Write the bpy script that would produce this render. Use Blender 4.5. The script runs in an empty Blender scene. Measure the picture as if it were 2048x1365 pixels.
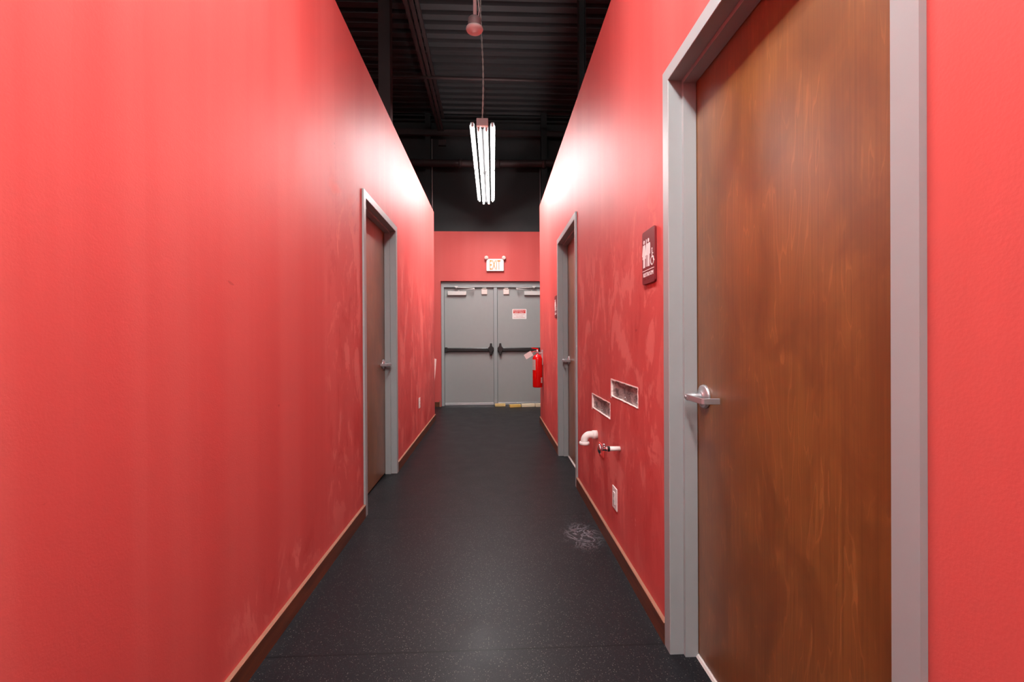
import bpy, bmesh, math, random
from mathutils import Vector, Matrix
random.seed(4)
S = bpy.context.scene
COL = S.collection

# ---------------------------------------------------------------- camera
def make_camera():
    f, yaw, pitch, roll, h = 883.56, .0424, -.0029, -.0052, 1.1751
    F = Vector((math.sin(yaw)*math.cos(pitch), math.cos(yaw)*math.cos(pitch), math.sin(pitch)))
    R0 = Vector((math.cos(yaw), -math.sin(yaw), 0)); U0 = R0.cross(F)
    R = R0*math.cos(roll) + U0*math.sin(roll)
    U = -R0*math.sin(roll) + U0*math.cos(roll)
    cd = bpy.data.cameras.new('camera'); cd.sensor_fit = 'HORIZONTAL'; cd.sensor_width = 36
    cd.lens = f/2048*36; cd.clip_start = .02; cd.clip_end = 60
    o = bpy.data.objects.new('camera', cd); COL.objects.link(o)
    m = Matrix((R, U, -F)).transposed().to_4x4(); m.translation = (0, 0, h)
    o.matrix_world = m; S.camera = o
make_camera()

# ---------------------------------------------------------------- world, exposure, lamp power
w = bpy.data.worlds.new('world'); S.world = w; w.use_nodes = True
w.node_tree.nodes['Background'].inputs[0].default_value = (1, .97, .95, 1)
w.node_tree.nodes['Background'].inputs[1].default_value = 0.0
S.view_settings.view_transform = 'Standard'; S.view_settings.look = 'None'
S.view_settings.exposure = 2.38; S.view_settings.gamma = 1; S.view_settings.use_curve_mapping = False
S.cycles.use_denoising = True
S.cycles.max_bounces = 10; S.cycles.diffuse_bounces = 6; S.cycles.glossy_bounces = 4
S.cycles.sample_clamp_indirect = 6
TUBE_POWER = 30.0

# ---------------------------------------------------------------- measures of the place (metres)
XL, XR = -.8654, .6642          # faces of the two corridor walls
WT = .14                        # partition thickness
ZT = 3.0625                     # partition height
EL, ER = 6.5516, 6.2332         # far ends of the partitions
YB, ZB = 7.82, 3.09             # back wall face and height of its red part
OW, OH, FW = .914, 2.134, .051  # door opening, face of the steel frames
YD1, YD2, YD3 = 1.6135, 3.9347, 4.4264   # far jambs: near right, left, farther right
ZC = 5.13                       # underside of the roof deck
YN = -1.6                       # near ends of the partitions

# ---------------------------------------------------------------- helpers
def srgb(r, g, b):
    def c(v):
        v /= 255.
        return v/12.92 if v <= .04045 else ((v+.055)/1.055)**2.4
    return (c(r), c(g), c(b), 1)

class G:
    """small node-graph writer"""
    def __init__(s, name):
        s.m = bpy.data.materials.new(name); s.m.use_nodes = True
        s.t = s.m.node_tree; s.n = s.t.nodes; s.b = s.n['Principled BSDF']
        s._co = None
    def val(s, i, v):
        if hasattr(v, 'is_linked') or isinstance(v, bpy.types.NodeSocket): s.t.links.new(v, i)
        elif isinstance(v, (tuple, list)) and len(v) == 3 and i.type == 'RGBA': i.default_value = (*v, 1)
        else: i.default_value = v
    def set(s, **k):
        nm = dict(color='Base Color', rough='Roughness', metal='Metallic', spec='Specular IOR Level', coat='Coat Weight',
                  coatr='Coat Roughness', ecol='Emission Color', estr='Emission Strength', normal='Normal')
        for a, v in k.items(): s.val(s.b.inputs[nm[a]], v)
        return s
    def co(s):
        if not s._co: s._co = s.n.new('ShaderNodeTexCoord').outputs['Object']
        return s._co
    def xyz(s, v=None):
        x = s.n.new('ShaderNodeSeparateXYZ'); s.t.links.new(v or s.co(), x.inputs[0]); return x.outputs
    def vm(s, op, a, b):
        x = s.n.new('ShaderNodeVectorMath'); x.operation = op; s.val(x.inputs[0], a); s.val(x.inputs[1], b); return x.outputs[0]
    def scale(s, v, sc): return s.vm('MULTIPLY', v, sc)
    def noise(s, v, sc=1, det=3, rough=.5, dist=0, out='Fac'):
        x = s.n.new('ShaderNodeTexNoise'); s.t.links.new(v, x.inputs['Vector'])
        x.inputs['Scale'].default_value = sc; x.inputs['Detail'].default_value = det
        x.inputs['Roughness'].default_value = rough; x.inputs['Distortion'].default_value = dist
        return x.outputs[out]
    def voro(s, v, sc=1, out='Distance', feat='F1', rnd=1):
        x = s.n.new('ShaderNodeTexVoronoi'); x.feature = feat; s.t.links.new(v, x.inputs['Vector'])
        x.inputs['Scale'].default_value = sc; x.inputs['Randomness'].default_value = rnd
        return x.outputs[out]
    def ma(s, op, a, b=0, c=0, clamp=False):
        x = s.n.new('ShaderNodeMath'); x.operation = op; x.use_clamp = clamp
        for i, v in zip(x.inputs, (a, b, c)): s.val(i, v)
        return x.outputs[0]
    def ss(s, v, a, b, lo=0, hi=1):
        x = s.n.new('ShaderNodeMapRange'); x.interpolation_type = 'SMOOTHSTEP'
        for i, q in zip(x.inputs, (v, a, b, lo, hi)): s.val(i, q)
        return x.outputs[0]
    def win(s, v, a, b, e):
        return s.ma('MULTIPLY', s.ss(v, a-e, a+e), s.ss(v, b-e, b+e, 1, 0))
    def mix(s, f, a, b):
        x = s.n.new('ShaderNodeMix'); x.data_type = 'RGBA'
        s.val(x.inputs[0], f); s.val(x.inputs[6], a); s.val(x.inputs[7], b); return x.outputs[2]
    def bump(s, h, strength=.2, dist=.002, n=None):
        x = s.n.new('ShaderNodeBump'); x.inputs['Strength'].default_value = strength; x.inputs['Distance'].default_value = dist
        s.t.links.new(h, x.inputs['Height'])
        if n: s.t.links.new(n, x.inputs['Normal'])
        return x.outputs[0]

def plain(name, col, rough=.5, metal=0, spec=.5, bump=None, var=.06, vs=14):
    g = G(name)
    n = g.noise(g.co(), vs, 3)
    a = tuple(c*(1-var) for c in col[:3]) + (1,); b = tuple(min(1, c*(1+var)) for c in col[:3]) + (1,)
    g.set(color=g.mix(n, a, b), rough=rough, metal=metal, spec=spec)
    if bump: g.set(normal=g.bump(g.noise(g.co(), bump[0], 2), bump[1], bump[2]))
    return g.m

# ---- red wall paint with roller bands, touched-up patches and scuffs
def red_paint(name, patches, chips=()):
    g = G(name); p = g.co(); x, y, z = g.xyz()
    a = srgb(196, 78, 75); b = srgb(202, 89, 85)
    bands = g.noise(g.scale(p, (1.2, 3.2, .12)), 1.6, 3, .55)
    c = g.mix(g.ss(bands, .35, .65), a, b)
    r = g.ma('ADD', .48, g.ma('MULTIPLY', bands, .1))
    # overlapping roller strokes
    bw = g.n.new('ShaderNodeTexWhiteNoise'); bw.noise_dimensions = '1D'
    wob = g.ma('MULTIPLY', g.ma('SUBTRACT', g.noise(g.scale(p, (1, 0, 3)), 2, 2), .5), .03)
    g.t.links.new(g.ma('FLOOR', g.ma('DIVIDE', g.ma('ADD', y, wob), .19)), bw.inputs['W'])
    c = g.mix(g.ma('MULTIPLY', bw.outputs['Value'], .3), c, srgb(186, 68, 65))
    # touched-up patches
    brush = g.noise(g.scale(p, (1, 1.5, .8)), 3.0, 6, .6, 1.0)
    fine = g.noise(g.scale(p, (1, 3.2, 1)), 9, 5, .7, .8)
    k = g.ma('ADD', brush, g.ma('MULTIPLY', g.ma('SUBTRACT', fine, .5), .35))
    m = None
    for (y0, y1, ye, z0, z1, ze) in patches:
        q = g.ma('MULTIPLY', g.win(y, y0, y1, ye), g.win(z, z0, z1, ze))
        m = q if m is None else g.ma('MAXIMUM', m, q)
    pm = g.ma('MULTIPLY', g.ss(k, .52, .58), m)
    c = g.mix(g.ma('MULTIPLY', pm, .58), c, srgb(222, 122, 114))
    r = g.ma('ADD', r, g.ma('MULTIPLY', pm, .12))
    dm = g.ma('MULTIPLY', g.ss(k, .44, .36), m)
    c = g.mix(g.ma('MULTIPLY', dm, .35), c, srgb(176, 50, 47))
    for (y0, y1, z0, z1) in chips:
        q = g.ma('MULTIPLY', g.win(y, y0, y1, .05), g.win(z, z0, z1, .05))
        cn = g.noise(g.scale(p, (1, 16, 3.2)), 4.5, 4, .6)
        c = g.mix(g.ma('MULTIPLY', g.ss(cn, .69, .72), q), c, srgb(240, 190, 182))
    # fine scuffs
    sc = g.noise(g.scale(p, (1, 7, 20)), 1.3, 2, .5, .4)
    c = g.mix(g.ma('MULTIPLY', g.ss(sc, .77, .80), .35), c, srgb(120, 30, 32))
    pe = g.noise(p, 190, 2, .5); wv = g.noise(g.scale(p, (1, 1, 1.6)), 28, 2)
    h = g.ma('ADD', g.ma('MULTIPLY', pe, .5), g.ma('MULTIPLY', wv, .5))
    g.set(color=c, rough=r, spec=.2, normal=g.bump(h, .28, .002))
    return g.m

def wood_door(name, seed):
    g = G(name); p = g.vm('ADD', g.co(), (seed, seed*.7, seed*1.3))
    st = g.scale(p, (1, 1, .16))
    big = g.noise(st, 5.5, 4, .55, .35)
    rings = g.ma('FRACT', g.ma('MULTIPLY', big, 13))
    line = g.ma('MULTIPLY', g.ss(rings, .82, .97), g.ss(rings, .97, 1.0, 1, 0))
    fib = g.noise(g.scale(p, (160, 160, 2.2)), 1, 3, .6)
    blot = g.noise(g.scale(p, (1, 1, .5)), 7, 4, .6, .6)
    c = g.mix(g.ss(blot, .3, .7), srgb(108, 64, 22), srgb(132, 83, 33))
    c = g.mix(g.ss(fib, .3, .75, 0, .5), c, srgb(84, 42, 14))
    c = g.mix(g.ma('MULTIPLY', g.ma('MULTIPLY', line, .26), g.ss(blot, .4, .6)), c, srgb(186, 118, 62))
    fl = g.noise(g.scale(p, (1, 1, .18)), 13, 3, .5, .8)
    c = g.mix(g.ss(fl, .64, .72, 0, .22), c, srgb(94, 40, 16))
    g.set(color=c, rough=.42, spec=.5, coat=1., coatr=.38, normal=g.bump(fib, .06, .0008))
    return g.m

def stained_trim(name):
    g = G(name); p = g.co()
    n = g.noise(g.scale(p, (40, 2.5, 40)), 1, 4, .6)
    c = g.mix(g.ss(n, .3, .7), srgb(74, 36, 18), srgb(104, 54, 28))
    ch = g.noise(g.scale(p, (8, 9, 40)), 1, 3)
    c = g.mix(g.ss(ch, .74, .78), c, srgb(170, 120, 84))
    g.set(color=c, rough=.4); return g.m

def rubber_floor():
    g = G('black speckled rubber'); p = g.co(); x, y, z = g.xyz()
    wide = g.noise(p, 1.1, 4, .6); cl = g.noise(p, 5, 4, .6)
    c = g.mix(wide, srgb(22, 22, 26), srgb(28, 27, 30))
    c = g.mix(g.ss(cl, .55, .8, 0, .5), c, srgb(39, 37, 39))
    for s_, lim, col in ((210, .88, srgb(100, 98, 92)), (320, .78, srgb(62, 62, 63))):
        v = g.n.new('ShaderNodeTexVoronoi'); g.t.links.new(p, v.inputs['Vector']); v.inputs['Scale'].default_value = s_
        q = g.xyz(v.outputs['Color'])[0]
        f = g.ma('MULTIPLY', g.ss(v.outputs['Distance'], .38, .26), g.ma('GREATER_THAN', q, lim))
        c = g.mix(f, c, col)
    # joints between the rolls of rubber
    jit = g.ma('MULTIPLY', g.ma('SUBTRACT', g.noise(p, 3, 2), .5), .006)
    for yj in (1.672, 2.946, 4.222, 5.5, .4, -.87):
        d = g.ma('ABSOLUTE', g.ma('SUBTRACT', g.ma('ADD', y, jit), yj))
        c = g.mix(g.ss(d, .002, .006, .9, 0), c, srgb(13, 12, 14))
    # dusty smear by the right wall
    dx = g.ma('DIVIDE', g.ma('SUBTRACT', x, .53), .13); dy = g.ma('DIVIDE', g.ma('SUBTRACT', y, 2.62), .2)
    rr = g.ma('SQRT', g.ma('ADD', g.ma('MULTIPLY', dx, dx), g.ma('MULTIPLY', dy, dy)))
    sw = g.noise(p, 7.5, 5, .6, 2.2)
    sm = g.ma('MULTIPLY', g.ss(rr, 1.15, .3), g.ss(g.ma('ABSOLUTE', g.ma('SUBTRACT', sw, .5)), .055, 0))
    c = g.mix(g.ma('MULTIPLY', g.ma('ADD', g.ma('MULTIPLY', sm, .6), g.ss(rr, 1.0, .1, 0, .1)), 1), c, srgb(120, 118, 124))
    # scuffed far end
    fs = g.noise(g.scale(p, (2, 7, 1)), 2, 5, .65)
    c = g.mix(g.ma('MULTIPLY', g.ss(fs, .58, .75), g.ss(y, 5.2, 6.6, 0, .5)), c, srgb(82, 76, 74))
    g.set(color=c, rough=g.ma('ADD', .34, g.ma('MULTIPLY', cl, .14)), spec=.13, normal=g.bump(g.noise(p, 260, 2), .12, .001))
    return g.m

M = {}
M['red_left'] = red_paint('red wall paint, left', [(2.35, 2.93, .08, .15, 2.0, .3), (4.0, 6.6, .1, .1, 1.9, .3), (1.5, 2.4, .2, .12, .3, .1)])
M['red_right'] = red_paint('red wall paint, right', [(1.72, 3.45, .12, .2, 1.75, .2), (4.5, 6.3, .05, .1, 1.5, .3)], [(2.0, 2.95, .2, .74)])
M['red_back'] = red_paint('red wall paint, back', [(9, 10, .1, .1, 1, .1)])
M['pale_wall'] = plain('pale hall paint', srgb(226, 228, 226), .6)
M['black_paint'] = plain('black ceiling paint', srgb(34, 34, 35), .7, var=.25, vs=3)
M['deck'] = plain('black painted deck', srgb(44, 44, 46), .6, var=.25, vs=2)
M['steel_dark'] = plain('dark primed steel', srgb(50, 34, 34), .6, var=.2, vs=5)
M['frame_grey'] = plain('grey enamel frame', srgb(150, 156, 156), .42, bump=(300, .05, .001), var=.03)
M['door_grey'] = plain('grey enamel door', srgb(150, 152, 150), .45, bump=(260, .05, .001), var=.03)
M['rubber'] = rubber_floor()
M['trim'] = stained_trim('stained wood trim')
M['trim_top'] = plain('lighter wood edge', srgb(150, 106, 84), .5, var=.15, vs=30)  # lighter brown than the stained trim
M['brushed'] = plain('brushed satin chrome', srgb(176, 178, 181), .3, .65)
M['chrome'] = plain('chrome', srgb(220, 220, 224), .12, 1)
M['zinc'] = None
g = G('galvanised plate'); n1 = g.noise(g.scale(g.co(), (.4, 1, 1)), 30, 5, .7, 1.0)
g.set(color=g.mix(g.ss(n1, .35, .68), srgb(112, 110, 110), srgb(214, 212, 210)), rough=.42, metal=.75, normal=g.bump(n1, .3, .003)); M['zinc'] = g.m
M['gypsum'] = plain('torn gypsum', srgb(232, 214, 208), .8, var=.12, vs=40, bump=(120, .5, .002))
M['white_plastic'] = plain('white plastic', srgb(236, 232, 228), .35)
M['pvc'] = plain('white pipe plastic', srgb(228, 226, 222), .3)
M['almond'] = plain('off-white plastic', srgb(222, 206, 198), .4)
M['alu'] = plain('pale painted metal', srgb(206, 200, 196), .4, var=.03)
M['silver'] = plain('mill aluminium', srgb(205, 205, 206), .35, .6)
M['bar_black'] = plain('dark bronze bar', srgb(44, 42, 42), .32, .3)
M['black'] = plain('black plastic', srgb(20, 20, 20), .5)
M['maroon'] = plain('maroon sign plastic', srgb(112, 24, 30), .5, spec=.3, var=.04)
M['sign_white'] = plain('sign white', srgb(238, 230, 228), .5, var=.02)
M['sign_red'] = plain('sign red', srgb(206, 52, 44), .5, var=.03)
M['ext_red'] = plain('extinguisher red', srgb(206, 8, 8), .25, var=.03)
M['paper'] = plain('paper tag', srgb(232, 230, 226), .7, var=.03)
M['label_grey'] = plain('printed label', srgb(170, 158, 152), .5, var=.35, vs=90)
M['orange'] = plain('exit letter orange', srgb(236, 140, 50), .5, var=.05)
M['red_plastic'] = plain('painted-over plate', srgb(214, 74, 70), .35, var=.04)
M['pine'] = plain('pale offcut wood', srgb(226, 196, 130), .6, var=.12, vs=20)
M['pine_white'] = plain('whitish offcut wood', srgb(234, 218, 184), .6, var=.08, vs=20)
M['pine_yellow'] = plain('yellow offcut wood', srgb(224, 184, 96), .6, var=.1, vs=20)
M['reflector'] = plain('dark reflector louvre', srgb(24, 23, 24), .6, spec=.08, var=.02)
M['housing'] = plain('white fixture metal', srgb(214, 202, 200), .5, var=.03)
M['cord'] = plain('grey hanging cord', srgb(190, 184, 178), .6, var=.2, vs=60)
M['wire_black'] = plain('black wire', srgb(16, 16, 16), .6)
g = G('lit tube'); g.set(color=(1, 1, 1, 1), ecol=(1.0, .985, .97, 1), estr=TUBE_POWER); M['tube'] = g.m
M['clear'] = plain('grey box plastic', srgb(150, 138, 138), .35, var=.1)
M['wood1'] = wood_door('stained birch, near door', 0.0)
M['wood2'] = wood_door('stained birch, left door', 3.7)
M['wood3'] = wood_door('stained birch, farther door', 8.1)

class MB:
    """collects shapes into one mesh"""
    def __init__(s): s.bm = bmesh.new()
    def box(s, x0, x1, y0, y1, z0, z1, mat=None, mi=0):
        v = [s.bm.verts.new((x, y, z)) for x in (x0, x1) for y in (y0, y1) for z in (z0, z1)]
        fs = [(0, 1, 3, 2), (4, 6, 7, 5), (0, 4, 5, 1), (2, 3, 7, 6), (0, 2, 6, 4), (1, 5, 7, 3)]
        for f in fs:
            q = s.bm.faces.new([v[i] for i in f]); q.material_index = mi
        if mat: bmesh.ops.transform(s.bm, matrix=mat, verts=v)
        return s
    def prism(s, pts, d0, d1, axis='y', mat=None, mi=0):
        """polygon pts (a,b) extruded; axis y: (a, d, b); axis z: (a, b, d); axis x: (d, a, b)"""
        mk = dict(y=lambda a, b, d: (a, d, b), z=lambda a, b, d: (a, b, d), x=lambda a, b, d: (d, a, b))[axis]
        A = [s.bm.verts.new(mk(a, b, d0)) for a, b in pts]; B = [s.bm.verts.new(mk(a, b, d1)) for a, b in pts]
        n = len(pts); fs = [s.bm.faces.new(A), s.bm.faces.new(B[::-1])]
        for i in range(n): fs.append(s.bm.faces.new((A[i], B[i], B[(i+1) % n], A[(i+1) % n])))
        for f in fs: f.material_index = mi
        if mat: bmesh.ops.transform(s.bm, matrix=mat, verts=A+B)
        return s
    def tube(s, pts, r, seg=12, cap=True, mi=0):
        """round bar through pts; r a number or one per point"""
        pts = [Vector(p) for p in pts]; rs = r if isinstance(r, (list, tuple)) else [r]*len(pts)
        rings = []; up = None
        for i, p in enumerate(pts):
            d = ((pts[min(i+1, len(pts)-1)] - p).normalized() + (p - pts[max(i-1, 0)]).normalized())
            if d.length < 1e-6: d = Vector((0, 0, 1))
            d.normalize()
            if up is None: up = d.orthogonal().normalized()
            up = (up - d*up.dot(d)).normalized(); sd = d.cross(up)
            rings.append([s.bm.verts.new(p + (up*math.cos(a) + sd*math.sin(a))*rs[i]) for a in (2*math.pi*k/seg for k in range(seg))])
        for a, b in zip(rings, rings[1:]):
            for k in range(seg):
                f = s.bm.faces.new((a[k], a[(k+1) % seg], b[(k+1) % seg], b[k])); f.smooth = True; f.material_index = mi
        if cap:
            for q in (rings[0][::-1], rings[-1]):
                f = s.bm.faces.new(q); f.material_index = mi
        return s
    def lathe(s, prof, origin=(0, 0, 0), axis=(0, 0, 1), seg=28, mi=0):
        """prof: (radius, height along axis)"""
        ax = Vector(axis).normalized(); o = Vector(origin); u = ax.orthogonal().normalized(); v = ax.cross(u)
        rings = []
        for r, hh in prof:
            if r < 1e-6: rings.append([s.bm.verts.new(o + ax*hh)])
            else: rings.append([s.bm.verts.new(o + ax*hh + (u*math.cos(a) + v*math.sin(a))*r) for a in (2*math.pi*k/seg for k in range(seg))])
        for a, b in zip(rings, rings[1:]):
            for k in range(seg):
                q = [a[k % len(a)], a[(k+1) % len(a)], b[(k+1) % len(b)], b[k % len(b)]]
                q = [t for i, t in enumerate(q) if t not in q[:i]]
                if len(q) > 2:
                    f = s.bm.faces.new(q); f.smooth = True; f.material_index = mi
        for ring in (rings[0], rings[-1]):
            if len(ring) > 2: s.bm.faces.new(ring).material_index = mi
        return s
    def text(s, body, cx, cz, width, height, y=0., thick=.0008, bold=.0):
        c = bpy.data.curves.new('t', 'FONT'); c.body = body; c.size = 1; c.align_x = 'CENTER'; c.offset = bold
        c.resolution_u = 3
        o = bpy.data.objects.new('t', c); COL.objects.link(o)
        me = bpy.data.meshes.new_from_object(o.evaluated_get(bpy.context.evaluated_depsgraph_get()))
        bpy.data.objects.remove(o); bpy.data.curves.remove(c)
        xs = [v.co.x for v in me.vertices]; ys = [v.co.y for v in me.vertices]
        sx = width/(max(xs)-min(xs)); sy = height/(max(ys)-min(ys))
        mx = (max(xs)+min(xs))/2; my = (max(ys)+min(ys))/2
        t = bmesh.new(); t.from_mesh(me)
        r = bmesh.ops.extrude_face_region(t, geom=t.faces[:])
        for v in r['geom']:
            if isinstance(v, bmesh.types.BMVert): v.co.z = 1
        for v in t.verts:
            x, yy, z = v.co; v.co = (cx+(x-mx)*sx, y - thick*z, cz+(yy-my)*sy)
        me2 = bpy.data.meshes.new('t'); t.to_mesh(me2); t.free(); s.bm.from_mesh(me2)
        bpy.data.meshes.remove(me); bpy.data.meshes.remove(me2)
        return s
    def stroke(s, pts, wd, y0, y1):
        """flat 2-D polyline of width wd in the x,z plane"""
        for k, ((a, b), (c, d)) in enumerate(zip(pts, pts[1:])):
            y0 -= .00006
            l = math.hypot(c-a, d-b); nx, nz = -(d-b)/l*wd/2, (c-a)/l*wd/2
            ex, ez = (c-a)/l*wd*.3, (d-b)/l*wd*.3
            s.prism([(a+nx-ex, b+nz-ez), (c+nx+ex, d+nz+ez), (c-nx+ex, d-nz+ez), (a-nx-ex, b-nz-ez)], y0, y1)
        return s
    def disc(s, x, z, r, y0, y1, seg=20):
        return s.prism([(x+r*math.cos(2*math.pi*k/seg), z+r*math.sin(2*math.pi*k/seg)) for k in range(seg)], y0, y1)
    def build(s, name, mats, parent=None, bevel=0, seg=2, smooth=False, **tags):
        bmesh.ops.recalc_face_normals(s.bm, faces=s.bm.faces[:])
        me = bpy.data.meshes.new(name); s.bm.to_mesh(me); s.bm.free()
        for m in (mats if isinstance(mats, list) else [mats]): me.materials.append(m)
        o = bpy.data.objects.new(name, me); COL.objects.link(o)
        if parent: o.parent = parent
        if bevel:
            b = o.modifiers.new('bevel', 'BEVEL'); b.width = bevel; b.segments = seg; b.limit_method = 'ANGLE'; b.angle_limit = .6
            b.harden_normals = False
        return tag(o, **tags)

def tag(o, label=None, cat=None, group=None, kind=None):
    if label: o['label'] = label
    if cat: o['category'] = cat
    if group: o['group'] = group
    if kind: o['kind'] = kind
    return o
def empty(name, loc, rz=0, **tags):
    o = bpy.data.objects.new(name, None); COL.objects.link(o); o.empty_display_size = .05
    o.location = loc; o.rotation_euler = (0, 0, rz); return tag(o, **tags)
ON_RIGHT, ON_LEFT = -math.pi/2, math.pi/2     # things built facing -Y, turned onto a side wall
def rrect(x0, x1, z0, z1, r, n=5):
    p = []
    for cx, cz, a0 in ((x1-r, z1-r, 0), (x0+r, z1-r, 90), (x0+r, z0+r, 180), (x1-r, z0+r, 270)):
        p += [(cx+r*math.cos(math.radians(a0+90*k/n)), cz+r*math.sin(math.radians(a0+90*k/n))) for k in range(n+1)]
    return p

# ================================================================ the setting
MB().box(-4, 4, -9, 8.3, -.1, 0).build('floor', M['rubber'], kind='structure', label='black speckled rubber floor of the corridor', cat='floor')

def side_wall(name, face, back, y0, y1, doors, niches, mat, label):
    """doors: (ya, yb, top); niches: (ya, yb, za, zb, depth)"""
    ys = sorted({y0, y1, *[d[0] for d in doors], *[d[1] for d in doors], *[n[0] for n in niches], *[n[1] for n in niches]})
    zs = sorted({0., ZT, *[d[2] for d in doors], *[n[2] for n in niches], *[n[3] for n in niches]})
    mb = MB()
    for a, b in zip(ys, ys[1:]):
        for c, d in zip(zs, zs[1:]):
            ym, zm = (a+b)/2, (c+d)/2
            if any(q[0] < ym < q[1] and zm < q[2] for q in doors): continue
            f = face
            for q in niches:
                if q[0] < ym < q[1] and q[2] < zm < q[3]: f = face + q[4]*(1 if back > face else -1)
            mb.box(min(f, back), max(f, back), a, b, c, d)
    bmesh.ops.remove_doubles(mb.bm, verts=mb.bm.verts[:], dist=1e-5)
    seen = {}
    for f in mb.bm.faces: seen.setdefault(tuple(sorted(v.index if v.index >= 0 else id(v) for v in f.verts)), []).append(f)
    mb.bm.verts.index_update()
    seen = {}
    for f in mb.bm.faces: seen.setdefault(tuple(sorted(v.index for v in f.verts)), []).append(f)
    bmesh.ops.delete(mb.bm, geom=[f for v in seen.values() if len(v) > 1 for f in v], context='FACES')
    return mb.build(name, mat, kind='structure', label=label, cat='wall')

CUT = .02   # the frames reach this far into the wall behind their faces
NA = (2.005, 2.467, .856, .950); NB = (2.492, 2.949, .718, .811)
side_wall('wall_right', XR, XR+WT, YN, ER,
          [(YD1-OW-CUT, YD1+CUT, OH+CUT), (YD3-OW-CUT, YD3+CUT, OH+CUT)], [(*NA, .014), (*NB, .014)],
          M['red_right'], 'red painted partition on the right with two wooden doors')
side_wall('wall_left', XL, XL-WT, YN, EL, [(YD2-OW-CUT, YD2+CUT, OH+CUT)], [],
          M['red_left'], 'red painted partition on the left with one wooden door')
# back wall with the double-door opening, black wall above it
mb = MB()
DX0, DX1, DZ = -.922, 1.005, 2.215
mb.box(-4, DX0, YB, YB+.2, 0, ZB).box(DX1, 4, YB, YB+.2, 0, ZB).box(DX0, DX1, YB, YB+.2, DZ, ZB)
mb.build('wall_back', M['red_back'], kind='structure', label='red end wall around the grey double doors', cat='wall')
MB().box(-4, 4, YB+.06, YB+.2, ZB, ZC+.2).build('wall_back_upper', M['black_paint'], kind='structure', label='black wall above the red end wall', cat='wall')
MB().box(-4.1, -4, -9, 8.3, 0, ZC+.2).build('wall_west', M['black_paint'], kind='structure', label='black outer wall beyond the left partition', cat='wall')
MB().box(4, 4.1, -9, 8.3, 0, ZC+.2).build('wall_east', M['black_paint'], kind='structure', label='black outer wall beyond the right partition', cat='wall')
MB().box(-4.1, 4.1, -9.1, -9, 0, ZC+.2).build('wall_front', M['pale_wall'], kind='structure', label='pale far wall of the hall behind the viewpoint', cat='wall')
# corrugated roof deck, ribs running across the corridor
P_, prof, y = .168, [], -9.04
while y < 8.15:
    prof += [(y, ZC), (y+.085, ZC), (y+.105, ZC+.04), (y+.148, ZC+.04)]; y += P_
prof += [(y, ZC), (y, ZC+.12), (-9.04, ZC+.12)]
MB().prism(prof, -4.05, 4.05, axis='x').build('ceiling', M['deck'], kind='structure', label='black corrugated metal roof deck', cat='ceiling')

# baseboards
def baseboard(name, x_face, sgn, y0, y1, label):
    t, hh = .015, .0849
    mb = MB(); x = lambda d: x_face - sgn*d
    mb.prism([(x(0), 0), (x(t), 0), (x(t), hh-.003), (x(t-.003), hh), (x(0), hh)], y0, y1)
    for f in mb.bm.faces:
        f.normal_update()
        if sum(v.co.z for v in f.verts)/len(f.verts) > hh-.004 and len(f.verts) == 4: f.material_index = 1
    mb.build(name, [M['trim'], M['trim_top']], kind='structure', label=label, cat='baseboard')
baseboard('baseboard_right_near', XR, 1, YD1+FW+.002, YD3-OW-FW-.002, 'brown stained baseboard on the right between the two doors')
baseboard('baseboard_right_far', XR, 1, YD3+FW+.002, ER, 'brown stained baseboard at the far end of the right wall')
baseboard('baseboard_left_near', XL, -1, YN, YD2-OW-FW-.002, 'long brown stained baseboard on the near left wall')
baseboard('baseboard_left_far', XL, -1, YD2+FW+.002, EL, 'brown stained baseboard past the left door')
baseboard('baseboard_right_front', XR, 1, YN, YD1-OW-FW-.002, 'brown stained baseboard in front of the near right door')
MB().box(-3.9, DX0-.03, YB-.015, YB, 0, .085).build('baseboard_back', M['trim'], kind='structure', label='short dark baseboard left of the double doors', cat='baseboard')
MB().box(DX0-.028, DX0-.008, YB-.018, YB, 0, .12).build('trim_1', M['trim_top'], kind='structure', label='upright wood end block by the double-door frame', cat='trim', bevel=.002)

# ---------------------------------------------------------------- doors
def u_frame(mb, W, H, prof, z0=0):
    rings = []
    for fn in (lambda t, y: (-t, y, z0), lambda t, y: (-t, y, H+t), lambda t, y: (W+t, y, H+t), lambda t, y: (W+t, y, z0)):
        rings.append([mb.bm.verts.new(fn(t, y)) for t, y in prof])
    n = len(prof)
    for a, b in zip(rings, rings[1:]):
        for k in range(n): mb.bm.faces.new((a[k], a[(k+1) % n], b[(k+1) % n], b[k]))
    mb.bm.faces.new(rings[0]); mb.bm.faces.new(rings[-1][::-1])
    return mb
PR = .013
PROFILE = [(FW, -PR), (.002, -PR), (0, -PR+.002), (0, .0386), (-.016, .0386), (-.016, .086), (0, .086), (0, .139), (CUT-.001, .139), (CUT-.001, -.0005), (FW, -.0005)]

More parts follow.
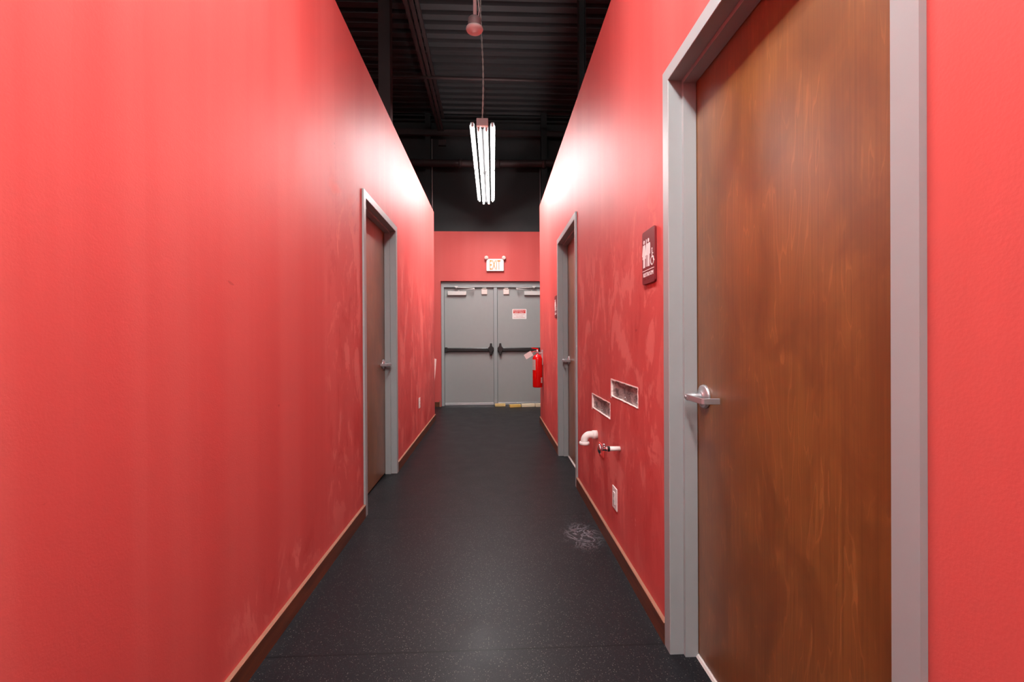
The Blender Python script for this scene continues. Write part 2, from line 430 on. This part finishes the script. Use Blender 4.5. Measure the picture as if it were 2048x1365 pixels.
def lever_handle(leaf, x, z, side, yf=.088):
    """side +1: lever points to +x"""
    mb = MB()
    mb.lathe([(0, 0), (.042, 0), (.0425, -.004), (.041, -.0095), (.036, -.0125), (.022, -.013), (.021, -.018), (.0175, -.020), (0, -.020)][::-1], (x, yf, z), (0, 1, 0), 40)
    mb.build('rose', M['brushed'], leaf, label='round satin chrome rose')
    mb = MB()
    mb.lathe([(0, .02), (.0155, .02), (.015, .045), (.0125, .066), (.0095, .068), (0, .068)], (x, yf, z-.001), (0, -1, 0), 24)
    hz = .0098
    path = [(-.0125, .056), (-.012, .066), (-.004, .0695), (.010, .0675), (.112, .0675), (.1185, .061), (.1185, .007),
            (.1115, .007), (.1115, .0575), (.1085, .0605), (.012, .0605), (.006, .054)]
    mb.prism([(x+side*a, yf-o) for a, o in path], z-.001-hz, z-.001+hz, axis='z')
    o = mb.build('lever', M['brushed'], leaf, bevel=.0012, label='satin chrome lever')
    mb = MB(); mb.lathe([(0, .0), (.006, .0), (.006, .003), (0, .003)], (x-side*.004, yf-.0690, z), (0, -1, 0), 16)
    mb.build('keyhole', M['brushed'], leaf)

def wood_doorset(name, loc, rz, lever_x, side, wood, label, threshold):
    d = empty(name, loc, rz, kind='structure', label=label, cat='door')
    u_frame(MB(), OW, OH, PROFILE).build('door_frame', M['frame_grey'], d, label='grey painted steel frame')
    leaf = MB().box(.003, OW-.003, .088, .132, .014, OH-.003).build('door_leaf', wood, d, bevel=.0015, label='stained wooden door leaf')
    lever_handle(leaf, lever_x, .969, side)
    mb = MB()
    for zz in (.3, 1.1, 1.85): mb.box(OW-.004 if side > 0 else -.0, OW if side > 0 else .004, .1, .125, zz, zz+.1)
    mb.build('hinge_plates', M['brushed'], leaf)
    if threshold:
        MB().prism([(.078, 0), (.083, .009), (.135, .011), (.139, 0)], .002, OW-.002, axis='x').build('threshold', M['alu'], d, label='white threshold strip')
    return d
wood_doorset('door_1', (XR, YD1, 0), ON_RIGHT, .0725, 1, M['wood1'], 'large near wooden door in a grey frame on the right', True)
wood_doorset('door_2', (XL, YD2-OW, 0), ON_LEFT, OW-.0725, -1, M['wood2'], 'wooden door in a grey frame in the left wall', False)
wood_doorset('door_3', (XR, YD3, 0), ON_RIGHT, .0725, 1, M['wood3'], 'farther wooden door in a grey frame on the right', True)

# double exit doors in the end wall
d4 = empty('door_4', (0, YB, 0), 0, kind='structure', label='grey double exit doors with black push bars at the corridor end', cat='door')
fx0, fx1, fz = -.87, .953, 2.112
mb = MB()
t = .05
prof4 = [(t, .075), (.002, .075), (0, .077), (0, .128), (0, .175), (t, .175)]
u_frame(mb, fx1-fx0, fz, prof4); bmesh.ops.translate(mb.bm, vec=(fx0, 0, 0), verts=mb.bm.verts[:])
mb.box(fx0-t, fx1+t, .077, .175, fz+t, DZ)
mb.build('door_frame', M['frame_grey'], d4)
MB().box(.010, .073, .085, .135, 0, fz).build('mullion', M['frame_grey'], d4, bevel=.004)
def exit_leaf(x0, x1, s):
    """s +1: hinged on the left"""
    leaf = MB().box(x0+.003, x1-.003, .13, .174, .012, fz-.004).build('door_leaf', M['door_grey'], d4, bevel=.002, label='grey steel door leaf')
    f = .13
    hx = x1 if s > 0 else x0; jx = x0 if s > 0 else x1        # latch edge, hinge edge
    MB().box(x0+.006, x1-.006, f-.012, f, .004, .047).build('door_sweep', M['silver'], leaf, bevel=.003, label='bright metal sweep')
    a, b = hx - s*.05, jx + s*.035
    bl, br = min(a, b), max(a, b)
    MB().prism([(f, .968), (f-.05, .968), (f-.056, .975), (f-.056, 1.022), (f-.05, 1.034), (f, 1.034)], bl, br, axis='x').build('push_bar', M['bar_black'], leaf, label='black push bar')
    ex = jx + s*.008
    MB().box(min(ex, ex+s*.045), max(ex, ex+s*.045), f-.062, f, .955, 1.045).build('bar_end_cap', M['black'], leaf, bevel=.008)
    hc = hx - s*.052
    out = [(hc-.018, .90), (hc+.018, .90), (hc+.024, .955), (hc+.05, .985), (hc+.05, 1.03), (hc+.022, 1.06), (hc+.016, 1.115), (hc-.016, 1.115), (hc-.022, 1.06), (hc-.05, 1.03), (hc-.05, .985), (hc-.024, .955)]
    MB().prism(out, f-.068, f).build('latch_head', M['bar_black'], leaf, bevel=.008, label='black latch head')
    cx = jx + s*.066
    MB().box(min(cx, cx+s*.33), max(cx, cx+s*.33), f-.062, f, 1.972, 2.044).build('door_closer', M['alu'], leaf, bevel=.006, label='pale door closer')
    mb = MB(); k = lambda q: jx + s*q
    mb.tube([(k(.26), f-.03, 2.042), (k(.26), f-.03, 2.062)], .014)
    mb.tube([(k(.26), f-.03, 2.058), (k(.53), f-.11, 2.074)], .008)
    mb.tube([(k(.53), f-.11, 2.062), (k(.53), f-.11, 2.098)], .014)
    mb.tube([(k(.53), f-.11, 2.092), (k(.217), f-.075, 2.106)], .007)
    mb.tube([(k(.217), f-.075, 2.092), (k(.217), f-.075, 2.122)], .017)
    mb.box(k(.217)-.03, k(.217)+.03, f-.068, f-.05, 2.116, 2.134)
    mb.build('closer_arm', M['alu'], leaf)
    cc = hx - s*.165
    MB().box(cc-.051, cc+.051, f-.032, f, 1.99, 2.088).box(cc-.035, cc+.035, f-.05, f-.02, 2.09, 2.106).build('contact_sensor', M['almond'], leaf, bevel=.004, label='off-white door contact box')
exit_leaf(fx0, .010, 1)
exit_leaf(.073, fx1, -1)

# ---------------------------------------------------------------- roof steel
def steel(name, mb, label, cat='beam', mat='steel_dark', **k): return mb.build(name, M[mat], kind='structure', label=label, cat=cat, **k)
mb = MB()   # open-web joist running along the corridor
for dx in (-.055, .012):
    mb.box(-.895+dx, -.895+dx+.043, -4, YB+.05, 4.82, 4.826)
    xx = -.895+dx+(.037 if dx < 0 else 0)
    mb.box(xx, xx+.006, -4, YB+.05, 4.826, 4.87)
    mb.box(-.895+dx, -.895+dx+.043, -4, YB+.05, ZC-.05, ZC-.002)
yy = -3.8
while yy < YB-.2:
    mb.tube([(-.893, yy, 4.85), (-.893, yy+.3, ZC-.03)], .009, 6); mb.tube([(-.893, yy+.3, ZC-.03), (-.893, yy+.6, 4.85)], .009, 6); yy += .6
steel('joist', mb, 'dark red-brown open-web roof joist running along the corridor', 'joist')
mb = MB().box(-1.245, -1.237, 4.92, 5.04, 0, ZC).box(-1.127, -1.119, 4.92, 5.04, 0, ZC).box(-1.237, -1.127, 4.92, 4.93, 0, ZC)
steel('column_left', mb, 'dark red-brown steel column rising behind the left partition', 'column')
mb = MB().box(.985, .992, 4.94, 5.06, 0, ZC).box(1.053, 1.06, 4.94, 5.06, 0, ZC).box(.992, 1.053, 4.99, 5.0, 0, ZC)
steel('column_right', mb, 'slim black steel column rising behind the right partition', 'column', 'black_paint')
mb = MB().box(.855, .955, YB-.14, YB-.03, ZB, ZC)
steel('column_back', mb, 'black column against the end wall above the right partition', 'column', 'wire_black')
mb = MB().box(-1.17, -1.075, YB-.06, YB+.04, ZB, ZC)
steel('column_corner', mb, 'black column against the end wall above the left partition', 'column', 'black_paint')
mb = MB().box(-4, 4, YB-.07, YB-.062, 4.73, 4.85).box(-4, 4, YB-.062, YB, 4.842, 4.85).box(-4, 4, YB-.12, YB-.07, 4.73, 4.738)
steel('beam_back', mb, 'dark red-brown horizontal beam high on the end wall')
tag(MB().box(-4, 4, YB-.02, YB+.06, 5.02, 5.05).box(-4, 4, YB-.05, YB+.06, 5.09, 5.11).build('deck_ledger', M['black_paint']), 'black ledger strip where the deck meets the end wall', 'ledger', kind='structure')
pp = MB().tube([(-3.9, YB-.17, 4.24), (-.3, YB-.17, 4.215), (.9, YB-.17, 4.235), (3.9, YB-.17, 4.25)], .062, 16)
for xx in (-.55, .1, .89): pp.tube([(xx-.03, YB-.17, 4.22), (xx+.03, YB-.17, 4.222)], .072, 16)
pp.build('fire_pipe', M['steel_dark'], label='thick dark pipe crossing the end wall above the light', cat='pipe')
MB().tube([(-3.9, 6.17, 4.84), (3.9, 6.17, 4.78)], .022, 12).build('sprinkler_pipe', M['steel_dark'], label='thin dark red pipe crossing under the roof deck', cat='pipe')
mb = MB().tube([(-1.055, YB-.02, ZB), (-1.055, YB-.02, 4.7)], .011, 8)
mb.build('conduit', M['clear'], label='thin grey conduit on the end wall above the left partition', cat='conduit')
mb = MB().tube([(.845, YB-.02, ZB), (.845, YB-.02, 4.2)], .009, 8)
mb.build('conduit', M['clear'], label='thin grey conduit on the end wall above the right partition', cat='conduit')
b = empty('junction_box', (-.88, YB, 4.66), label='dim square junction box below the high beam, end wall', cat='junction box')
MB().box(-.065, .065, .0, .06, -.055, .045).build('box_body', M['steel_dark'], b, bevel=.004)
MB().box(-.055, .055, -.004, .0, -.045, .035).build('cover', M['steel_dark'], b, bevel=.002)

# ---------------------------------------------------------------- fluorescent lights
def make_light(loc):
    L = empty('ceiling_light', loc)
    sec = 1.22
    # reflector with ridges, open downwards; trough slits added for neutral uplight
    half = [(0, .018), (.010, .018), (.018, .042), (.058, .042), (.068, .022), (.080, .082), (.120, .082), (.131, .042)]
    pr = [(-x, z) for x, z in half[:0:-1]] + half
    for i in range(2):
        y0, y1 = i*sec+.004, (i+1)*sec-.004
        mb = MB()
        mid = [q for q in pr if abs(q[0]) < .06]
        ta, tb = [(.079, .034), (.083, .082), (.0955, .082)], [(.1045, .082), (.118, .082), (.128, .046)]
        for st in (mid, ta, tb, [(-x, z) for x, z in ta[::-1]], [(-x, z) for x, z in tb[::-1]]):
            mb.prism(st + [(x, z+.003) for x, z in st[::-1]], y0, y1, axis='y')
        for ya in (y0, (y0+y1)/2, y1-.012):
            for sx in (-1, 1): mb.prism([(sx*.05, .044), (sx*.066, .05), (sx*.09, .084), (sx*.112, .084), (sx*.112, .089), (sx*.088, .089), (sx*.062, .057), (sx*.05, .049)], ya, ya+.012)
        mb.build('reflector', M['reflector'], L, label='dark ridged reflector')
        for x, z in ((-.100, .054), (-.040, .012), (.040, .012), (.100, .054)):
            MB().tube([(x, y0+.03, z), (x, y1-.03, z)], .0127, 12).build('tube', M['tube'], L, label='lit white tube')
        for x, z in ((-.100, .054), (-.040, .012), (.040, .012), (.100, .054)):
            for ye in (y0+.012, y1-.012): MB().box(x-.011, x+.011, ye-.012, ye+.012, z-.016, z+.03).build('lamp_holder', M['housing'], L)
    MB().prism([(-.058, .046), (.058, .046), (.058, .10), (-.058, .10)], -.006, 2*sec, axis='y').build('housing', M['housing'], L, bevel=.003, label='pale metal channel')
    MB().box(-.058, .058, -.05, -.006, .026, .1).build('end_box', M['housing'], L, bevel=.003)
    top = ZC - loc[2]
    mb = MB()
    for ph in (0, math.pi):
        n = 90; pts = []
        for k in range(n+1):
            u = k/n; z = .1+(top-.1)*u; wob = .012*math.sin(u*7)
            pts.append((wob+.005*math.cos(u*75+ph), -.03+.005*math.sin(u*75+ph), z))
        mb.tube(pts, .0042, 6)
    mb.build('hanging_cord', M['cord'], L, label='twisted grey hanging cord')
    MB().tube([(0, 2*sec-.05, .1), (0, 2*sec-.05, top)], .002, 6).build('hanging_wire', M['wire_black'], L)
    return L
L1 = make_light((-.098, 4.47, 3.29))
tag(L1, 'bright fluorescent strip light with ridged reflector hanging above the corridor', 'light fixture', 'strip lights along the corridor')
L2 = L1.copy(); COL.objects.link(L2); L2.location = (-.098, -.78, 3.20)
tag(L2, 'fluorescent strip light hanging overhead, nearest the near wooden door', 'light fixture', 'strip lights along the corridor')
for ch in list(L1.children):
    c = ch.copy(); COL.objects.link(c); c.parent = L2
# unseen batten lights, added as neutral fill from the open hall side
def batten(loc, label):
    B = empty('added_batten_light', loc, label=label, cat='light fixture', group='added batten lights in the unseen hall')
    MB().prism([(-.03, .02), (.03, .02), (.05, .06), (.05, .09), (-.05, .09), (-.05, .06)], -1.22, 1.22, axis='x').build('housing', M['housing'], B, bevel=.003)
    for y in (-.04, .04):
        for x0 in (-1.2, .02):
            MB().tube([(x0, y, 0), (x0+1.18, y, 0)], .0127, 12).build('tube', M['tube'], B, label='lit white tube')
    for x in (-1.21, 0, 1.21): MB().box(x-.012, x+.012, -.055, .055, -.016, .03).build('lamp_holder', M['housing'], B)
    for x in (-.9, .9): MB().tube([(x, 0, .09), (x, 0, ZC-loc[2])], .003, 6).build('hanging_wire', M['wire_black'], B)
batten((-2.2, -3.6, 4.5), 'added batten light in the unseen hall behind the viewpoint, left of the corridor line')
batten((.3, -3.6, 4.5), 'added batten light in the unseen hall behind the viewpoint, in line with the corridor')
batten((.3, -6.6, 4.5), 'added batten light deepest in the unseen hall behind the viewpoint')

# occupancy sensor on a pendant conduit
sn = empty('occupancy_sensor', (-.127, 3.3, 3.475), label='round white ceiling sensor on a pendant conduit', cat='sensor')
MB().lathe([(0, -.021), (.012, -.0205), (.018, -.017), (.022, -.011), (.045, -.008), (.058, .000), (.064, .010), (.062, .018), (.05, .023), (0, .023)], seg=36).build('sensor_dome', M['white_plastic'], sn, label='white domed lens')
MB().lathe([(0, .022), (.048, .022), (.048, .085), (.044, .09), (0, .09)], seg=32).build('back_box', M['clear'], sn, label='grey round box')
top = ZC - 3.475
MB().tube([(.004, 0, .088), (.004, 0, top)], .0135, 14).build('conduit_stem', M['housing'], sn, label='pale pendant conduit')
MB().tube([(.03, -.02, .09), (.036, -.03, .13), (.03, -.03, .2), (.018, -.02, .26), (.012, -.018, .34), (.02, -.018, .6), (.02, -.018, top)], .0035, 8).build('cable', M['white_plastic'], sn, label='white cable')
MB().tube([(-.014, -.018, .262), (.0, -.026, .27), (.018, -.02, .262)], .004, 8).build('cable_tie', M['white_plastic'], sn)

# ---------------------------------------------------------------- signs
def restroom_sign(loc, label):
    s = empty('restroom_sign', loc, ON_RIGHT, label=label, cat='sign', group='maroon restroom signs')
    W, H = .150, .228
    MB().prism(rrect(-W/2, W/2, -H/2, H/2, .012), -.0095, -.001).build('sign_plate', M['maroon'], s, bevel=.001, label='maroon plate')
    f0, f1 = -.0105, -.0085
    mb = MB()
    def fig(cx, woman):
        mb.disc(cx, .068, .0085, f0, f1)
        if woman: mb.prism([(cx-.012, .056), (cx+.012, .056), (cx+.016, .045), (cx+.024, .010), (cx+.018, .008), (cx+.011, .034), (cx+.019, -.004), (cx+.011, -.004), (cx+.011, -.042), (cx+.002, -.042), (cx+.002, -.004), (cx-.002, -.004), (cx-.002, -.042), (cx-.011, -.042), (cx-.011, -.004), (cx-.019, -.004), (cx-.011, .034), (cx-.018, .008), (cx-.024, .010), (cx-.016, .045)], f0, f1)
        else: mb.prism([(cx-.016, .056), (cx+.016, .056), (cx+.020, .050), (cx+.020, .008), (cx+.013, .008), (cx+.013, .040), (cx+.012, -.042), (cx+.002, -.042), (cx+.002, .004), (cx-.002, .004), (cx-.002, -.042), (cx-.012, -.042), (cx-.013, .040), (cx-.013, .008), (cx-.020, .008), (cx-.020, .050)], f0, f1)
    fig(-.049, True); fig(.004, False)
    mb.box(-.0235, -.0195, f0, f1, -.040, .076)
    # wheelchair
    wx, wz = .048, -.025
    mb.disc(wx-.003, .024, .0045, f0, f1)
    mb.stroke([(wx-.003, .017), (wx-.001, -.010), (wx+.010, -.010), (wx+.016, -.028), (wx+.021, -.026)], .0055, f0, f1)
    mb.stroke([(wx-.004, .0055), (wx+.010, .004)], .004, f0, f1)
    mb.stroke([(wx+.017*math.cos(a), wz+.017*math.sin(a)) for a in (math.radians(q) for q in range(110, 345, 15))], .0042, f0, f1)
    mb.build('pictograms', M['sign_white'], s, label='white figures and wheelchair symbol')
    mb = MB().box(-.068, .068, f0, f1, -.0575, -.0545)
    mb.text('RESTROOM', 0, -.0735, .118, .0175, -.0095, .0009)
    mb.build('lettering', M['sign_white'], s, label='white RESTROOM lettering')
    mb = MB()
    for k in range(24):
        if random.random() < .7: mb.lathe([(0, .0012), (.0011, .0005), (.0014, 0)], (-.05+.0044*k, -.0095, -.094+.003*(k % 2)), (0, -1, 0), 8)
    mb.build('braille_dots', M['maroon'], s)
restroom_sign((XR, 1.838, 1.524), 'larger-looking maroon restroom sign beside the near wooden door frame')
restroom_sign((XR, 4.605, 1.518), 'maroon restroom sign seen edge-on just beyond the farther right door')

ex = empty('exit_sign', (.040, YB, 2.49), label='white exit sign with orange letters over the double doors', cat='exit sign')
MB().prism(rrect(-.152, .152, -.107, .108, .014), -.055, 0).build('sign_body', M['white_plastic'], ex, bevel=.006)
mb = MB(); mb.text('EXIT', 0, .0, .19, .165, -.055, .002, .004); mb.build('lettering', M['orange'], ex, label='orange EXIT letters')
for s in (-1, 1):
    mb = MB().lathe([(0, .03), (.030, .03), (.034, .022), (.034, .0), (.024, -.03), (0, -.032)], (s*.152, -.06, .126), (0, -1, -.15), 24)
    mb.box(s*.152-.008, s*.152+.008, -.04, -.012, .09, .125)
    mb.build('lamp_head', M['almond'], ex, label='round emergency lamp head')

es = empty('emergency_sign', (.473, YB+.13, 1.6375), label='white notice with red header on the right double door', cat='sign')
MB().prism(rrect(-.128, .128, -.09, .09, .012), -.004, -.0005).build('sign_plate', M['sign_white'], es)
MB().box(-.11, .11, -.0055, -.0038, .012, .078).build('header_block', M['sign_red'], es, label='red header')
mb = MB(); mb.text('EMERGENCY', 0, .062, .20, .022, -.0055, .0012); mb.text('EXIT ONLY', 0, .030, .17, .024, -.0055, .0012)
mb.build('header_lettering', M['sign_white'], es)
mb = MB()
for k, (tx, wd) in enumerate((('SECURITY ALARM', .19), ('WILL SOUND', .13), ('IF DOOR IS OPENED', .2))): mb.text(tx, 0, -.010-.027*k, wd, .014, -.004, .0012)
mb.build('lettering', M['sign_red'], es)

# ---------------------------------------------------------------- wall fittings
def metal_plate(nich, label):
    ya, yb, za, zb = nich; W, H = yb-ya, zb-za
    p = empty('metal_plate', (XR, (ya+yb)/2, (za+zb)/2), ON_RIGHT, label=label, cat='metal plate', group='bare metal backing plates')
    MB().box(-W/2+.004, W/2-.004, .009, .0138, -H/2+.003, H/2-.003).build('plate', M['zinc'], p, bevel=.001, label='grey galvanised plate')
    for xx in (-.4, 0, .4):
        for zz in (-.3, .28):
            MB().lathe([(0, .004), (.004, .003), (.0058, 0)], (W*xx+.01*random.random(), .009, H*zz), (0, -1, 0), 12).build('screw', M['brushed'], p)
    mb = MB()
    def ragged(n, fn):
        outer = [fn(k/n, 0) for k in range(n+1)]; inn = [fn(k/n, 1) for k in range(n, -1, -1)]
        mb.prism(outer+inn, -.002, .011)
    r = lambda a, b: random.uniform(a, b)
    ragged(26, lambda u, q: (-W/2+W*u, H/2+.003 if q == 0 else H/2-r(.001, .006)))
    ragged(22, lambda u, q: (-W/2+W*u, -H/2-r(0, .003) if q == 0 else -H/2+r(.0, .003)))
    ragged(10, lambda u, q: (-W/2-.005 if q == 0 else -W/2+r(.003, .007), -H/2-.012+(H+.015)*u))
    ragged(10, lambda u, q: (W/2+r(.0, .004) if q == 0 else W/2-r(.002, .005), -H/2+H*u))
    mb.build('torn_edge', M['gypsum'], p, label='torn white drywall edge')
metal_plate(NA, 'upper bare metal plate in a torn wall cut-out, nearer the near door')
metal_plate(NB, 'lower bare metal plate in a torn wall cut-out, above the drain elbow')

dr = empty('drain_elbow', (XR, 2.815, .562), ON_RIGHT, label='white plastic drain elbow sticking out under the lower metal plate', cat='pipe')
pts = [(0, .0, 0), (0, -.045, 0)]
for k in range(1, 9):
    a = math.radians(90*k/8); pts.append((0, -.045-.038*math.sin(a), -.038*(1-math.cos(a))))
pts.append((0, -.083, -.050))
MB().tube(pts, .0225, 24).build('elbow', M['pvc'], dr)
MB().tube([(0, 0, 0), (0, -.032, 0)], .027, 24).build('socket_collar', M['pvc'], dr)
MB().lathe([(.0225, .0), (.030, .0), (.033, -.005), (.034, -.018), (.026, -.018), (.024, -.002)], (0, -.083, -.044), (0, 0, 1), 28).build('slip_nut', M['pvc'], dr, label='flared white rim')

va = empty('shutoff_valve', (XR, 2.300, .598), ON_RIGHT, label='chrome shut-off valve on a white pipe stub', cat='valve')
MB().tube([(0, .0, 0), (0, -.058, 0)], .0125, 18).build('pipe_stub', M['pvc'], va, label='white pipe stub')
MB().tube([(0, -.056, 0), (0, -.066, 0)], .0145, 18).build('ring', M['black'], va, label='dark ring')
MB().tube([(0, -.064, 0), (0, -.076, 0), (0, -.078, 0), (0, -.104, 0)], [.013, .013, .010, .010], 18).tube([(0, -.084, 0), (0, -.084, .022)], .008, 14).tube([(0, -.084, .018), (0, -.084, .028)], .0095, 6).build('valve_body', M['chrome'], va, label='chrome valve body')
mb = MB().lathe([(0, .016), (.012, .015), (.019, .010), (.021, .004), (.017, 0), (0, 0)], (0, -.102, 0), (0, -1, 0), 20)
for v in mb.bm.verts: v.co.z *= 1.25
mb.build('valve_handle', M['chrome'], va, label='oval chrome handle')

def wall_plate(name, loc, rz, w_, h_, mat, label, cat, inset=True):
    p = empty(name, loc, rz, label=label, cat=cat)
    MB().box(-w_/2, w_/2, -.006, 0, -h_/2, h_/2).build('cover_plate', mat, p, bevel=.003)
    if inset:
        MB().box(-.0165, .0165, -.009, -.005, -.0335, .0335).build('receptacle', mat, p, bevel=.001)
        mb = MB()
        for zz in (.017, -.017):
            mb.box(-.0075, -.0055, -.0095, -.0088, zz-.004, zz+.004).box(.0055, .0075, -.0095, -.0088, zz-.004, zz+.004).disc(0, zz-.009, .0022, -.0095, -.0088, 10)
        mb.build('slots', M['black'], p)
    for zz in (-h_*.42, h_*.42):
        MB().lathe([(0, .0012), (.003, .0006), (.0034, 0)], (0, -.006, zz), (0, -1, 0), 10).build('screw', mat, p)
    return p
wall_plate('power_outlet', (XR, 2.393, .304), ON_RIGHT, .088, .122, M['white_plastic'], 'white power outlet low on the right wall under the valve', 'outlet')
wall_plate('power_outlet', (XL, 5.185, .445), ON_LEFT, .09, .122, M['white_plastic'], 'white power outlet low on the left wall past the left door', 'outlet')
wall_plate('blank_plate', (XR, 2.694, .494), ON_RIGHT, .118, .072, M['red_plastic'], 'red painted cover plate behind the shut-off valve', 'cover plate', False)

tag(MB().prism([(XL, .575), (XL+.028, .895), (XL, .905)], EL-.006, EL-.001).build('drywall_strip', M['gypsum']), 'narrow white strip peeling from the far end corner of the left wall', 'drywall strip')

# fire extinguisher on the right wall
fe = empty('fire_extinguisher', (.590, 5.90, .535), ON_RIGHT, label='red fire extinguisher with a white tag on the right wall', cat='fire extinguisher')
R_ = .0655
MB().lathe([(0, .006), (.05, 0), (R_-.003, .004), (R_, .012), (R_, .385), (R_-.004, .405), (.05, .425), (.03, .438), (.019, .444), (.018, .455), (0, .455)], seg=36).build('cylinder', M['ext_red'], fe, label='glossy red cylinder')
MB().lathe([(0, .45), (.0175, .45), (.0175, .478), (.013, .482), (.013, .505), (0, .505)], seg=18).build('valve', M['chrome'], fe, label='chrome valve')
mb = MB().prism([(-.012, .505), (.075, .520), (.085, .532), (.075, .536), (-.012, .524)], -.010, .010).prism([(.0, .482), (.07, .474), (.088, .462), (.09, .468), (.072, .484), (.0, .496)], -.008, .008)
o = mb.build('squeeze_handle', M['ext_red'], fe, bevel=.002, label='red squeeze handle'); o.rotation_euler = (0, 0, math.radians(-80))
MB().lathe([(0, .012), (.015, .012), (.016, 0), (0, 0)], (-.014, 0, .472), (-1, 0, 0), 18).build('gauge', M['silver'], fe)
# printed label, curved round the front
mb = MB(); n = 10
a0, a1 = math.radians(272), math.radians(332)
ring = [[mb.bm.verts.new((rr*math.cos(a0+(a1-a0)*k/n), rr*math.sin(a0+(a1-a0)*k/n), zz)) for k in range(n+1)] for rr, zz in ((R_+.0008, .235), (R_+.0008, .375))]
for k in range(n): mb.bm.faces.new((ring[0][k], ring[0][k+1], ring[1][k+1], ring[1][k]))
o = mb.build('printed_label', M['label_grey'], fe, label='grey printed label'); so = o.modifiers.new('thick', 'SOLIDIFY'); so.thickness = .0006
mb = MB().prism(rrect(-.035, .035, -.11, 0, .006), -.001, 0)
tg = mb.build('inspection_tag', M['paper'], fe, label='white paper tag'); tg.location = (.03, -.075, .462); tg.rotation_euler = (math.radians(10), math.radians(58), math.radians(90))
MB().tube([(.03, -.02, .49), (.035, -.05, .485), (.035, -.075, .466), (.03, -.05, .46), (.02, -.02, .47)], .0022, 8).build('tag_tie', M['white_plastic'], fe)
mb = MB().box(-.02, .02, .055, .072, .30, .50).box(-.012, .012, .016, .06, .455, .468)
mb.build('wall_bracket', M['silver'], fe, bevel=.002)
mb = MB().box(.028, .05, -.064, -.045, .06, .13)
mb2 = MB(); ring = [[mb2.bm.verts.new(((R_+.0008)*math.cos(a), (R_+.0008)*math.sin(a), zz)) for a in (math.radians(38+4*k) for k in range(9))] for zz in (.062, .135)]
for k in range(8): mb2.bm.faces.new((ring[0][k], ring[0][k+1], ring[1][k+1], ring[1][k]))
mb.bm.free()
o = mb2.build('sticker', M['almond'], fe); so = o.modifiers.new('thick', 'SOLIDIFY'); so.thickness = .0006

# ---------------------------------------------------------------- wood offcuts by the double doors
def offcut(x0, x1, y, depth, hgt, rot, mat, label):
    o = MB().box(-(x1-x0)/2, (x1-x0)/2, 0, depth, 0, hgt).build('wood_block', mat, bevel=.003)
    o.location = ((x0+x1)/2, y, 0); o.rotation_euler = (0, 0, math.radians(rot))
    tag(o, label, 'wood block', 'wood offcuts on the floor by the double doors')
offcut(.025, .209, 7.775, .09, .042, 0, M['pine'], 'pale wood block standing apart below the door mullion')
offcut(.283, .478, 7.66, .09, .042, 9, M['pine_yellow'], 'yellowest wood block, pulled farthest out from the doors')
offcut(.490, .724, 7.69, .09, .048, 4, M['pine_white'], 'whitish wood block between the yellowest block and the last one')
offcut(.732, .93, 7.68, .09, .05, 0, M['pine_white'], 'wood block partly hidden by the right wall end')
